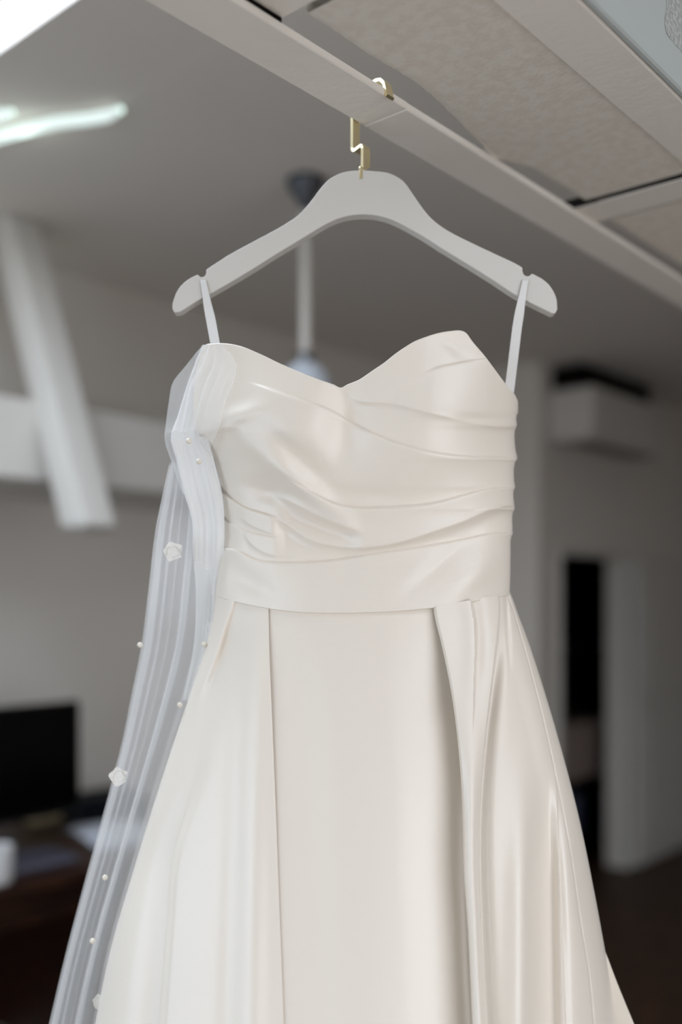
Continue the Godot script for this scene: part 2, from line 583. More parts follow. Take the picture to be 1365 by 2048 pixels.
func build_frame() -> void:
	var bm: Material = mats.batten_paint
	# the batten that the dress hangs from, two lengths butted beside the hook
	var t := thing("ceiling_batten", "long white flat batten crossing the open ceiling, with the brass hook over it", "batten", GRID_AT, GRID_TURN)
	part("batten_length", span(gr(-0.2, 0.632, 0.510), gr(0.826, 0.690, 0.518), 0.0012), bm, t)
	part("batten_length", span(gr(0.8261, 0.6325, 0.5097), gr(2.6, 0.6905, 0.518), 0.0012), bm, t)
	t = thing("cross_batten", "short white batten crossing at the top edge of the picture, left of the rough board", "batten", GRID_AT, GRID_TURN, "cross battens of the ceiling grid")
	part("batten_length", span(gr(0.58, 0.470, 0.5237), gr(0.6395, 0.690, 0.535), 0.0012), bm, t)
	part("gap_shade", span(gr(0.40, 0.634, 0.5181), gr(0.638, 0.689, 0.5236), 0.0), mats.dark_paint, t)  # dark strip put in as the shade between the two battens
	t = thing("cross_batten", "short white batten crossing at the right edge, between the two rough boards", "batten", GRID_AT, GRID_TURN, "cross battens of the ceiling grid")
	part("batten_length", span(gr(1.206, 0.470, 0.5185), gr(1.270, 0.690, 0.530), 0.0012), bm, t)
	part("gap_shade", span(gr(1.1905, 0.470, 0.5200), gr(1.2059, 0.60, 0.534), 0.0), mats.dark_paint, t)  # dark filling for the shaded gap beside the torn board
	part("gap_shade", span(gr(1.202, 0.60, 0.5192), gr(1.2059, 0.69, 0.531), 0.0), mats.dark_paint, t)  # covers the lit batten face so the gap stays in shade
	var o := part("plaster_board", torn_board(0.642, 1.190, 0.4697, [0.63, 0.6083, 0.6865, 0.608, 0.7387, 0.6088, 0.7935, 0.6055, 0.84, 0.6085, 0.8784, 0.6145, 0.93, 0.6235, 0.9635, 0.6295, 0.985, 0.6345, 0.998, 0.6365, 1.0217, 0.6306, 1.0605, 0.6174, 1.1148, 0.6147, 1.19, 0.6135], 0.519, 0.531, 5, 0.0018), mats.rough_plaster, self, GRID_AT)
	o.rotation_degrees.y = GRID_TURN
	tag(o, "large scuffed plaster board with a torn edge, above and right of the brass hook", "board", "plaster boards of the ceiling grid")
	o = part("plaster_board", torn_board(1.277, 1.95, 0.4697, [1.27, 0.6215, 1.5, 0.620, 1.95, 0.62], 0.521, 0.533, 15, 0.0012), mats.rough_plaster, self, GRID_AT)
	o.rotation_degrees.y = GRID_TURN
	tag(o, "plaster board at the right edge, beyond the second cross batten", "board", "plaster boards of the ceiling grid")
	t = thing("ceiling_timber", "broad white painted timber across the top right corner", "timber", GRID_AT, GRID_TURN)
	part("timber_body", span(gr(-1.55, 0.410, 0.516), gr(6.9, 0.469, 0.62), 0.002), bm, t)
	part("side_shade", span(gr(-1.55, 0.402, 0.5165), gr(6.9, 0.4098, 0.62), 0.002), mats.side_shade_paint, t)  # timber side with its shade put into the colour
	# a scraped patch of old plaster on its side and a nail
	var f := FastNoiseLite.new()
	f.seed = 77
	f.frequency = 1.0
	var rows := []
	for j in 9:
		var row := PackedVector3Array()
		for i in 41:
			var s := float(i) / 40
			var r := float(j) / 8
			var a := 0.945 + 0.36 * s + 0.008 * f.get_noise_2d(r * 9.0, 4.0) * (1.0 if i < 5 else 0.2)
			var lowest := 0.556 - 0.01 * s + 0.006 * f.get_noise_2d(s * 30.0, 1.0)
			var d := 0.0014 * smoothstep(0.0, 0.15, minf(minf(s, 1 - s), minf(r + 0.15, 1 - r))) + 0.0006 * f.get_noise_2d(s * 60.0, r * 12.0)
			row.append(gr(a, 0.4018 - maxf(d, 0.0), lerpf(0.618, lowest, r)))
		rows.append(row)
	part("old_plaster_patch", sheet(rows), mats.old_plaster, t)
	var nail := part("nail_head", lathe([0.0, 0.002, 0.002, 0.0016, 0.0028, 0.0, 0.0028, -0.004], 12), mats.black_plastic, t, gr(0.905, 0.4012, 0.578))
	nail.rotation_degrees.x = 90


func build_study() -> void:
	# purlin and strut on the desk wall
	var t := thing("roof_beam", "wide white horizontal roof beam along the wall above the desk", "beam")
	part("beam_body", span(rm(-1.6, 2.50, 0.322), rm(2.75, 2.999, 0.548), 0.008), mats.beam_paint, t)
	t = thing("roof_strut", "slanting white square post in front of the horizontal roof beam", "beam")
	var rows := []
	for h in [[1.110, 2.70], [0.8, 2.575], [0.5, 2.45], [0.2, 2.325], [0.176, 2.315]]:
		var row := PackedVector3Array()
		for e in [[-0.068, -0.001], [-0.068, -0.07], [-0.06, -0.078], [0.06, -0.078], [0.068, -0.07], [0.068, 0.06], [0.06, 0.068], [-0.06, 0.068], [-0.068, 0.06], [-0.068, -0.001]]:
			row.append(rm(1.575 + e[0] * 0.75, h[1] + e[1] * 0.8, h[0]))
		rows.append(row)
	var cap := PackedVector3Array()
	for k in 10:
		cap.append(rm(1.555, 2.315, 0.174))
	rows.append(cap)
	part("post", sheet(rows), mats.beam_paint, t)
	# desk
	t = thing("desk", "dark brown wooden desk under the slanting post", "desk", Vector3(1.4, 0, -2.66))
	part("desk_top", span(Vector3(-0.95, 0.715, -0.335), Vector3(0.9, 0.75, 0.335), 0.006), mats.desk_wood, t)
	for x in [-0.9, 0.84]:
		for z in [-0.29, 0.27]:
			part("leg", span(Vector3(x - 0.028, 0, z - 0.028), Vector3(x + 0.028, 0.715, z + 0.028), 0.004), mats.desk_wood, t)
	part("apron", span(Vector3(-0.88, 0.62, 0.26), Vector3(0.2, 0.715, 0.285), 0.003), mats.desk_wood, t)
	part("pedestal", span(Vector3(0.25, 0.12, -0.30), Vector3(0.78, 0.714, 0.265), 0.004), mats.desk_wood, t)
	for k in 3:
		var d := part("drawer", span(Vector3(0.265, 0.14 + 0.19 * k, 0.265), Vector3(0.765, 0.315 + 0.19 * k, 0.285), 0.006), mats.desk_wood, t)
		var kn := part("knob", lathe([0.0, 0.024, 0.011, 0.02, 0.013, 0.013, 0.006, 0.006, 0.006, 0.0], 14), mats.brass, d, Vector3(0.515, 0.23 + 0.19 * k, 0.285))
		kn.rotation_degrees.x = 90
	var back := part("back_panel", span(Vector3(-0.88, 0.1, -0.31), Vector3(0.25, 0.715, -0.295), 0.002), mats.desk_wood, t)
	back.name = "back_panel"
	# monitor
	t = thing("monitor", "black computer monitor on the desk at the left edge", "monitor", Vector3(1.45, 0.75, -2.64))
	part("casing", span(Vector3(-0.32, 0.085, -0.025), Vector3(0.31, 0.425, 0.012), 0.006), mats.black_plastic, t)
	part("screen", span(Vector3(-0.306, 0.105, 0.012), Vector3(0.296, 0.413, 0.0135), 0.0), mats.screen_glass, t)
	part("stand_neck", span(Vector3(-0.03, 0.012, -0.06), Vector3(0.03, 0.25, -0.025), 0.006), mats.black_plastic, t)
	part("stand_foot", lathe([0.0, 0.014, 0.10, 0.012, 0.115, 0.006, 0.115, 0.0, 0.0, 0.0], 28), mats.black_plastic, t, Vector3(0, 0.0005, -0.02))
	# keyboard
	t = thing("keyboard", "grey keyboard on the desk in front of the monitor", "keyboard", Vector3(1.40, 0.7505, -2.47))
	part("casing", span(Vector3(-0.22, 0, -0.07), Vector3(0.20, 0.02, 0.07), 0.005), mats.grey_plastic, t)
	var keys := start()
	for r in 5:
		for k in 15:
			add_box(keys, Vector3(-0.196 + 0.0265 * k, 0.0235, -0.05 + 0.025 * r), Vector3(0.022, 0.008, 0.02), 0.002)
	part("keys", keys.commit(), mats.key_cap, t).set_meta("kind", "stuff")
	# mug
	t = thing("mug", "white ceramic mug on the desk at the far left edge", "mug", Vector3(1.335, 0.7505, -2.375))
	part("cup", lathe([0.036, 0.085, 0.038, 0.098, 0.041, 0.099, 0.043, 0.096, 0.044, 0.05, 0.042, 0.012, 0.036, 0.0, 0.0, 0.0], 32), mats.ceramic, t)
	var hp := []
	for k in 11:
		var a := -1.35 + 2.7 * k / 10.0
		hp.append(Vector3(-0.038 - 0.026 * cos(a), 0.05 + 0.030 * sin(a), 0.0))
	part("handle", tube(hp, 0.005, 8), mats.ceramic, t)
	# papers
	t = thing("paper_stack", "loose white papers lying on the desk right of the monitor", "papers", Vector3(1.865, 0.7505, -2.585))
	for k in 5:
		var p := part("sheet", span(Vector3(-0.105, 0, -0.1485), Vector3(0.105, 0.0012, 0.1485), 0.0), mats.paper, t, Vector3(0.012 * sin(k * 2.1), 0.0014 * k, 0.012 * cos(k * 3.3)))
		p.rotation_degrees.y = -14.0 + 9.0 * sin(k * 1.7)
	# box and file
	t = thing("box", "dark navy box on the desk behind the white papers", "box", Vector3(1.965, 0.7505, -2.84))
	part("body", span(Vector3(-0.11, 0, -0.07), Vector3(0.14, 0.052, 0.07), 0.003), mats.navy_board, t)
	part("lid", span(Vector3(-0.113, 0.0525, -0.073), Vector3(0.143, 0.078, 0.073), 0.004), mats.navy_board, t)
	t = thing("box_file", "beige box file standing against the wall beside the monitor", "file", Vector3(1.80, 0.7505, -2.935))
	part("body", span(Vector3(-0.045, 0, -0.055), Vector3(0.075, 0.285, 0.055), 0.003), mats.beige_board, t)
	part("label_holder", span(Vector3(-0.02, 0.19, 0.0551), Vector3(0.05, 0.24, 0.0565), 0.0005), mats.paper, t)
	# chair
	t = thing("desk_chair", "dark upholstered armchair pushed to the desk at the lower left corner", "chair", Vector3(0.93, 0, -1.93))
	part("seat", span(Vector3(-0.25, 0.40, -0.24), Vector3(0.25, 0.475, 0.24), 0.025), mats.chair_cloth, t)
	part("backrest", span(Vector3(-0.30, 0.46, -0.23), Vector3(-0.24, 0.92, 0.23), 0.02), mats.chair_cloth, t)
	for z in [-0.26, 0.26]:
		part("armrest", span(Vector3(-0.27, 0.63, z - 0.022), Vector3(0.24, 0.66, z + 0.022), 0.008), mats.desk_wood, t)
		part("arm_post", span(Vector3(0.15, 0.40, z - 0.016), Vector3(0.185, 0.63, z + 0.016), 0.005), mats.desk_wood, t)
		for x in [-0.24, 0.22]:
			part("leg", span(Vector3(x - 0.02, 0, z * 0.85 - 0.02), Vector3(x + 0.02, 0.40, z * 0.85 + 0.02), 0.005), mats.desk_wood, t)


func build_doorway() -> void:
	# the dark store room behind the doorway
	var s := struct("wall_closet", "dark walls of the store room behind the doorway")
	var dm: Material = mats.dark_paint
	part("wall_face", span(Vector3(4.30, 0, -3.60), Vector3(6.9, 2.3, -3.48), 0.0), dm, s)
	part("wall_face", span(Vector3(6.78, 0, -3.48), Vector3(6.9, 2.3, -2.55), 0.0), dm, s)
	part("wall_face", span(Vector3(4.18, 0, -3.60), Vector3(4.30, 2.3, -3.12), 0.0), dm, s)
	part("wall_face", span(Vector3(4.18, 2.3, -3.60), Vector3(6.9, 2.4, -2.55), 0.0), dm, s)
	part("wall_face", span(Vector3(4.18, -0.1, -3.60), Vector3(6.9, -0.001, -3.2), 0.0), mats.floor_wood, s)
	var d := struct("door_1", "white door frame with its leaf folded back flat against the wall")
	part("door_frame", span(Vector3(4.335, 0, -2.44), Vector3(4.372, 1.735, -2.415), 0.003), mats.beam_paint, d)
	part("door_frame", span(Vector3(5.10, 0, -2.44), Vector3(5.14, 1.735, -2.415), 0.003), mats.beam_paint, d)
	part("door_frame", span(Vector3(4.372, 1.70, -2.44), Vector3(5.10, 1.735, -2.415), 0.003), mats.beam_paint, d)
	var leaf := part("door_leaf", span(Vector3(5.15, 0.012, -2.412), Vector3(5.85, 1.70, -2.377), 0.003), mats.beam_paint, d)
	part("door_panel", span(Vector3(5.25, 0.95, -2.378), Vector3(5.75, 1.58, -2.370), 0.002), mats.beam_paint, leaf)
	part("door_panel", span(Vector3(5.25, 0.14, -2.378), Vector3(5.75, 0.84, -2.370), 0.002), mats.beam_paint, leaf)
	var kn := part("door_handle", lathe([0.0, 0.05, 0.02, 0.045, 0.025, 0.034, 0.01, 0.018, 0.01, 0.0], 16), mats.steel, leaf, Vector3(5.80, 0.92, -2.377))
	kn.rotation_degrees.x = 90
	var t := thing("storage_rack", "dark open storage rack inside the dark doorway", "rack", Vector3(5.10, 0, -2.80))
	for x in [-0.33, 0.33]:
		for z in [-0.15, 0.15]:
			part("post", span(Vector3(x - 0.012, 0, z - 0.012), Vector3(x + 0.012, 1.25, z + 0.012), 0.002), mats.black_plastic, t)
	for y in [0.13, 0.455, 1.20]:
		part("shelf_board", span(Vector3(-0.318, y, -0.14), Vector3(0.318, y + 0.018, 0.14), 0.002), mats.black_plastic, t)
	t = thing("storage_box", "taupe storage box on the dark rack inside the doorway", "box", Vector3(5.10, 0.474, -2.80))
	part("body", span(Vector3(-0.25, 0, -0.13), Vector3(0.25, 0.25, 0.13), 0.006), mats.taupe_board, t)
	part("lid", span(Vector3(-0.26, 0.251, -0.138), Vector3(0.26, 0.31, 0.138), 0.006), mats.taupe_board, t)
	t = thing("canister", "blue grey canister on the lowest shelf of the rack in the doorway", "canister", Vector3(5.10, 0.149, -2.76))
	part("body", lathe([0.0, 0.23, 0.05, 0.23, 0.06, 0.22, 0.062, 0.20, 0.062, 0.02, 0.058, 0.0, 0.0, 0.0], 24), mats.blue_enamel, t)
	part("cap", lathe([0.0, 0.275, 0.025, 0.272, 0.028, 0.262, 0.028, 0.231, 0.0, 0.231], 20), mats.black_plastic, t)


func build_fittings() -> void:
	# air conditioner
	var t := thing("air_conditioner", "white wall air conditioner above the dark doorway", "appliance", rm(4.66, 2.43, 0.73))
	var rows := []
	for e in [[0.0, 0.20], [0.004, 0.0], [0.10, 0.0], [0.19, 0.0], [0.22, 0.015], [0.245, 0.09], [0.25, 0.17], [0.247, 0.24], [0.235, 0.255], [0.02, 0.258], [0.0, 0.258], [0.0, 0.20]]:
		var row := PackedVector3Array()
		row.append(Vector3(-0.41, e[1] * 0.9 + 0.013, e[0] * 0.94 + 0.004))
		for k in 9:
			row.append(Vector3(-0.40 + 0.1 * k, e[1], e[0]))
		row.append(Vector3(0.41, e[1] * 0.9 + 0.013, e[0] * 0.94 + 0.004))
		rows.append(row)
	part("casing", sheet(rows), mats.white_plastic, t)
	for s in [-0.4101, 0.4001]:
		part("end_cap", span(Vector3(s, 0.012, 0.006), Vector3(s + 0.01, 0.246, 0.234), 0.004), mats.white_plastic, t)
	part("louver", span(Vector3(-0.36, -0.004, 0.10), Vector3(0.36, 0.004, 0.19), 0.002), mats.grey_plastic, t)
	t = thing("shadow_box", "dark box standing in for the shadow between the air conditioner and the ceiling", "shadow_filler", rm(4.66, 2.43, 1.0))  # added dark box in place of the shadow band above the unit
	part("shadow_box_body", span(Vector3(-0.37, 0, 0.001), Vector3(0.38, 0.085, 0.17), 0.006), mats.dark_paint, t)
	part("shadow_box_top", span(Vector3(-0.375, 0.0855, 0.001), Vector3(0.385, 0.098, 0.178), 0.004), mats.dark_paint, t)
	# pendant lamp
	t = thing("pendant_lamp", "pendant lamp on a pale rod, seen behind the hanger", "lamp", Vector3(1.93, 0, -1.834))
	part("canopy", lathe([0.0, CEIL, 0.052, CEIL, 0.052, CEIL - 0.012, 0.042, CEIL - 0.035, 0.024, CEIL - 0.06, 0.016, CEIL - 0.085, 0.0, CEIL - 0.085], 28), mats.grey_metal, t)
	part("rod", lathe([0.015, CEIL - 0.08, 0.015, 2.135], 16), mats.white_plastic, t)
	part("lamp_holder", lathe([0.0, 2.15, 0.024, 2.148, 0.026, 2.10, 0.0, 2.10], 20), mats.steel, t)
	part("glass_shade", lathe([0.026, 2.122, 0.045, 2.112, 0.062, 2.085, 0.070, 2.05, 0.064, 2.01, 0.045, 1.985, 0.0, 1.975], 28), mats.frosted_glass, t)
	# sun reflections near the skylight, built as glowing tubes
	strip("curved white sun reflection on the ceiling at the left edge, built as a glowing tube", [[1.352, 1.86], [1.347, 1.91], [1.325, 1.96], [1.290, 2.02], [1.262, 2.10], [1.238, 2.20], [1.218, 2.30], [1.205, 2.40]])
	strip("short white sun reflection on the ceiling, built as a glowing tube, its tip just showing under the skylight", [[1.195, 2.055], [1.182, 2.09], [1.165, 2.15], [1.15, 2.22], [1.14, 2.29]])


func strip(label: String, pts: Array) -> void:  # a streak of reflected sun, made as a glowing tube
	var t := thing("sun_reflection", label, "light", Vector3.ZERO, 0, "sun reflections on the ceiling")
	var path := []
	var foot := []
	for p in pts:
		path.append(Vector3(p[0], CEIL - 0.016, -p[1]))
		foot.append(Vector3(p[0], CEIL - 0.004, -p[1]))
	part("glow_tube", tube(path, 0.013, 12), mats.sun_reflection, t)
	part("reflection_backing", tube(foot, 0.006, 8), mats.white_plastic, t)
	var l := OmniLight3D.new()  # small light added for the glow round the reflected streak
	l.name = "reflection_glow"
	l.light_energy = 0.002
	l.light_color = Color(0.9, 0.97, 0.95)
	l.omni_range = 20.0
	l.omni_attenuation = 2.0
	l.light_size = 0.02
	l.shadow_enabled = true
	t.add_child(l, true)
	var mid: Vector3 = path[path.size() / 2]
	l.position = mid + Vector3(0, -0.04, 0)


# ------------------------------------------------------------------ hanger
func build_hanger() -> void:
	var t := thing("clothes_hanger", "white wooden clothes hanger with a stepped brass hook", "hanger", Vector3.ZERO, TURN)
	var fwd := Vector3(0.749, 0, -0.663)
	var right := Vector3(0.663, 0, 0.749)
	t.position = fwd * FAR + right * SIDE
	# outline, upper edge left to right then lower edge right to left
	var top := [[351, 629], [347.5, 622], [347, 612], [355, 589], [363, 577], [374, 566], [388, 557.5], [397, 553.5], [399.5, 554.5], [402, 557.5], [407, 558.5], [412, 556], [414.5, 550], [414, 544], [417, 541.5],
		[456, 516], [511, 486], [545, 468], [573, 452], [595, 437], [612, 420], [628, 400], [643, 380], [656, 366], [670, 357], [684, 351], [700, 347.5], [722, 346],
		[745, 347], [770, 349.5], [785, 354], [799, 361.5], [811, 372], [825, 392], [838, 411], [853, 431], [870, 448], [894, 465], [924, 481], [987, 511], [1028, 530],
		[1041, 537.5], [1044, 540.5], [1043.5, 546], [1046, 553], [1052, 556.5], [1058, 555], [1061.5, 551.5], [1065, 552], [1082, 561], [1096, 573], [1106, 588], [1112, 604], [1113, 622], [1109, 630], [1103, 631]]
	var bot := [[1080, 620], [1029, 594], [985, 565], [924, 527], [880, 500], [846, 478], [807, 456], [784, 445], [768, 439.5], [745, 435], [721, 434], [697, 437], [674, 443.5], [650, 455], [628, 468], [592, 490], [557, 511], [500, 547], [430, 588], [395, 607], [362, 628]]
	var loop := []
	for p in top:
		loop.append(Vector2(p[0], p[1]))
	for p in bot:
		loop.append(Vector2(p[0], p[1]))
	var n := loop.size()
	var fine := []
	for k in n:
		var p0: Vector2 = loop[(k - 1 + n) % n]
		var p1: Vector2 = loop[k]
		var p2: Vector2 = loop[(k + 1) % n]
		var p3: Vector2 = loop[(k + 2) % n]
		for j in 3:
			fine.append(p1.cubic_interpolate(p2, p0, p3, j / 3.0) if p1.distance_to(p2) > 9.0 and p0.distance_to(p1) > 9.0 and p2.distance_to(p3) > 9.0 else p1.lerp(p2, j / 3.0))
	var pts := PackedVector2Array(fine)
	var m := pts.size()
	var inward := []
	for k in m:
		var dir := (pts[(k + 1) % m] - pts[(k - 1 + m) % m]).normalized()
		inward.append(Vector2(-dir.y, dir.x))
	var thick := 0.0075
	var rings := []
	for e in [[1.2, thick], [0.5, thick - 0.0003], [0.0, thick - 0.0012], [0.0, -thick + 0.0012], [0.5, -thick + 0.0003], [1.2, -thick]]:
		var row := PackedVector3Array()
		for k in m + 1:
			var q: Vector2 = pts[k % m] + inward[k % m] * e[0]
			row.append(hang(q, e[1]))
		rings.append(row)
	var st := start()
	var inner := PackedVector2Array()
	for k in m:
		inner.append(pts[k] + inward[k] * 1.2)
	var tris := Geometry2D.triangulate_polygon(pts)
	for s in [1.0, -1.0]:
		for k in range(0, tris.size(), 3):
			flat_tri(st, hang(inner[tris[k]], thick * s), hang(inner[tris[k + 1]], thick * s), hang(inner[tris[k + 2]], thick * s), Vector3(0, 0, s))
	part("hanger_body", st.commit(sheet(rings, true)), mats.hanger_paint, t)
	# hook: a flat brass strip, hung over the batten, profile in the plane across the batten
	var prof := [[0.679, 0.4500], [0.679, 0.4560], [0.679, 0.473], [0.6802, 0.4762], [0.6825, 0.477], [0.695, 0.477], [0.698, 0.4785], [0.699, 0.481], [0.699, 0.520], [0.6975, 0.528], [0.6925, 0.5325], [0.683, 0.5345], [0.666, 0.5345], [0.654, 0.533], [0.646, 0.530], [0.640, 0.524], [0.6375, 0.516], [0.6365, 0.5105], [0.634, 0.508]]
	var hk := start()
	var np := prof.size()
	var quads := []
	for k in np:
		var a := Vector2(prof[maxi(k - 1, 0)][0], prof[maxi(k - 1, 0)][1])
		var b := Vector2(prof[mini(k + 1, np - 1)][0], prof[mini(k + 1, np - 1)][1])
		var d := (b - a).normalized()
		var nn := Vector2(-d.y, d.x) * 0.0016
		var p := Vector2(prof[k][0], prof[k][1])
		var wide := 0.0035 if k == 0 else 0.0115
		var a0 := 0.8075 + 0.32 * (p.x - 0.699)
		quads.append([rm(a0, p.x + nn.x, p.y + nn.y), rm(a0, p.x - nn.x, p.y - nn.y), rm(a0 + wide, p.x - nn.x, p.y - nn.y), rm(a0 + wide, p.x + nn.x, p.y + nn.y)])
	var inv := t.transform.affine_inverse()
	for k in np - 1:
		var mid_ := Vector3.ZERO
		for j in 4:
			mid_ += (quads[k][j] + quads[k + 1][j]) / 8.0
		for j in 4:
			var i := (j + 1) % 4
			var away: Vector3 = inv.basis * ((quads[k][j] + quads[k][i] + quads[k + 1][j] + quads[k + 1][i]) / 4.0 - mid_)
			flat_tri(hk, inv * quads[k][j], inv * quads[k][i], inv * quads[k + 1][i], away)
			flat_tri(hk, inv * quads[k][j], inv * quads[k + 1][i], inv * quads[k + 1][j], away)
	for k in [0, np - 1]:
		var away: Vector3 = inv.basis * (quads[k][0] - quads[absi(k - 1)][0])
		flat_tri(hk, inv * quads[k][0], inv * quads[k][1], inv * quads[k][2], away)
		flat_tri(hk, inv * quads[k][0], inv * quads[k][2], inv * quads[k][3], away)
	part("hook", hk.commit(), mats.brass, t)
	part("hook_pin", lathe([0.0, 0.452, 0.0016, 0.4515, 0.0026, 0.4495, 0.0014, 0.448, 0.0022, 0.446, 0.0022, 0.438], 14), mats.brass, t, Vector3((722.0 - 682.0) * FAR / LENS - SIDE, EYE, 0.0065))


func hang(q: Vector2, z: float) -> Vector3:
	return Vector3((q.x - 682.0) * FAR / LENS - SIDE, EYE + (1190.0 - q.y) * FAR / LENS, z)


# ------------------------------------------------------------------ dress
const TOP := [382, 862, 385, 818, 390, 770, 396, 735, 402, 710, 410, 692, 425, 687.5, 450, 687, 480, 692, 520, 708, 560, 727, 600, 744.5, 640, 760, 668, 769.5, 682, 775.5, 696, 769, 720, 759, 745, 742, 770, 725, 790, 709, 810, 695, 830, 683, 850, 675, 875, 667, 900, 662.5, 925, 662, 934, 667, 945, 682, 972, 714, 1000, 752, 1020, 778, 1030, 789, 1037, 803]
const WAIST := [431, 1191, 470, 1202, 529, 1214, 580, 1221, 620, 1224, 680, 1225, 734, 1224, 800, 1221, 871, 1214, 925, 1206, 974, 1197, 1020, 1189]
const BODY_L := [700, 382, 862, 382, 872, 388, 890, 402, 915, 419, 950, 431, 1000, 440, 1060, 443, 1120, 440, 1160, 434.5, 1191, 431]
const BODY_R := [700, 1037, 803, 1037, 820, 1037, 836, 1033.5, 851, 1034.5, 860, 1031, 900, 1032, 918, 1035, 924, 1031.5, 960, 1029, 974, 1031, 982, 1028, 1010, 1029.5, 1018, 1030, 1024, 1027, 1060, 1026, 1068, 1026, 1074, 1023.5, 1110, 1022, 1150, 1021.5, 1191, 1020]
const SKIRT_L := [1185, 432, 1240, 425, 1290, 412, 1370, 386, 1480, 349, 1600, 310, 1750, 264, 1880, 226, 1970, 205, 2060, 188]
const SKIRT_R := [1185, 1021, 1205, 1029, 1225, 1036, 1290, 1060, 1370, 1086, 1450, 1110, 1540, 1135, 1640, 1160, 1760, 1185, 1900, 1211, 1960, 1221, 2060, 1235]
const FOLD_CL := [1200, 537, 1300, 539, 1450, 545, 1600, 551, 1800, 558.5, 2060, 568.5]
const FOLD_CR := [1200, 866, 1230, 869.5, 1290, 884, 1390, 904, 1500, 918, 1600, 925, 1750, 929, 1850, 936, 2060, 946]
const FOLD_R3 := [1190, 1001, 1215, 1003, 1260, 1000, 1380, 985, 1480, 973, 1600, 963.5, 1720, 961, 1850, 965, 1950, 969, 2060, 976]


# Folds of the bodice: [curve, kind (1: the lower layer laps over, -1: the upper one), height, soft width of the lip side, soft width of the tucked side, tucked depth, fade left, fade right]
func folds() -> Array:
	return [
		[[489, 763, 540, 778, 586, 794, 630, 809, 666, 823, 711, 851, 774, 880, 830, 897, 871, 906, 940, 914, 1000, 915, 1037, 921], 1, 0.0042, 34.0, 45.0, 0.0025, 90.0, 0.0],
		[[677, 778, 711, 799, 786, 808, 871, 829, 957, 848, 1000, 854, 1040, 855], -1, 0.0018, 40.0, 24.0, 0.0032, 60.0, 0.0],
		[[843, 749, 875, 736, 906, 729, 969, 718, 990, 716], 1, 0.0012, 30.0, 25.0, 0.0008, 30.0, 0.0],
		[[765, 806, 800, 780, 850, 755, 870, 748], -1, 0.0007, 30.0, 25.0, 0.0006, 25.0, 30.0],
		[[560, 950, 586, 966, 640, 994, 666, 1006, 711, 1016, 760, 1016, 843, 1011, 890, 1002, 929, 991, 985, 978, 1040, 976], 1, 0.0045, 42.0, 55.0, 0.0035, 110.0, 0.0],
		[[540, 990, 574, 1001, 605, 1017, 643, 1036, 690, 1054, 730, 1066], -1, 0.0032, 30.0, 24.0, 0.0062, 45.0, 45.0],
		[[430, 970, 445, 982, 465, 1000, 489, 1016, 520, 1026, 560, 1038], 1, 0.0032, 26.0, 30.0, 0.004, 0.0, 30.0],
		[[545, 1034, 575, 1050, 609, 1074, 640, 1087, 666, 1092, 700, 1096, 723, 1096, 770, 1091, 814, 1082, 870, 1064, 929, 1044, 980, 1022, 1015, 1012, 1040, 1011], -1, 0.0030, 40.0, 22.0, 0.0062, 30.0, 0.0],
		[[440, 1030, 455, 1043, 477, 1056, 505, 1067, 540, 1074, 575, 1076], 1, 0.0026, 24.0, 24.0, 0.0018, 0.0, 50.0],
		[[476, 1030, 500, 1049, 530, 1063, 560, 1070], -1, 0.0012, 20.0, 14.0, 0.001, 15.0, 20.0],
		[[484, 1068, 505, 1090, 530, 1106, 560, 1112, 600, 1113, 640, 1111], -1, 0.0016, 22.0, 16.0, 0.0012, 15.0, 60.0],
		[[436, 1096, 455, 1098, 475, 1102, 495, 1113, 515, 1122, 551, 1126, 600, 1126, 654, 1123, 700, 1117, 746, 1110, 800, 1102, 871, 1090, 930, 1079, 980, 1069, 1040, 1067], 1, 0.0042, 40.0, 22.0, 0.002, 0.0, 0.0],
		[[940, 1024, 980, 1018, 1010, 1018, 1040, 1018], 1, 0.0022, 24.0, 10.0, 0.001, 40.0, 0.0],
		[[390, 880, 403, 873, 418, 865, 435, 860, 460, 857, 490, 858], -1, 0.0050, 45.0, 26.0, 0.0070, 0.0, 55.0],
		[[432, 812, 440, 790, 450, 765, 462, 745], 1, 0.0008, 18.0, 18.0, 0.0004, 5.0, 8.0],
	]


# soft swells: [u, v, half length, half width, turn in degrees, height]
const SWELLS := [
	[552, 850, 125, 105, 0, 0.020], [885, 830, 125, 105, 0, 0.020], [690, 835, 38, 90, 0, -0.006],
	[592, 962, 95, 20, 38, 0.0060], [600, 915, 80, 17, 40, -0.0042], [540, 985, 45, 22, 15, -0.0050],
	[905, 690, 40, 14, 35, -0.0018], [958, 838, 45, 10, 5, -0.0020],
	[640, 1055, 70, 14, 20, -0.0020], [950, 1150, 80, 30, -40, 0.0035], [880, 1130, 70, 16, -40, -0.0018],
	[500, 1165, 55, 22, 30, -0.0022], [445, 1140, 12, 50, 0, 0.003], [800, 940, 120, 45, 0, 0.003],
	[480, 830, 40, 18, -20, 0.004], [720, 990, 90, 16, 5, -0.002]]


func body_base(u: float, v: float) -> float:
	var l := ev(BODY_L, v)
	var r := ev(BODY_R, v)
	var t := absf((u - 0.5 * (l + r)) / (0.5 * (r - l)))
	var round_ := sqrt(maxf(0.0, 1.0 - pow(minf(t, 1.0), 2.3)))
	var deep := 0.066 + 0.012 * smoothstep(1100.0, 850.0, v)
	var z := deep * round_ + 0.004
	for s in SWELLS:
		var a := deg_to_rad(s[4])
		var du: float = u - s[0]
		var dv: float = v - s[1]
		var p: float = (du * cos(a) + dv * sin(a)) / s[2]
		var q: float = (dv * cos(a) - du * sin(a)) / s[3]
		var e := p * p + q * q
		if e < 9.0:
			z += s[5] * (1.0 if s[2] > 100 else 1.55) * exp(-e) * minf(1.0, round_ * 1.6)
	return z


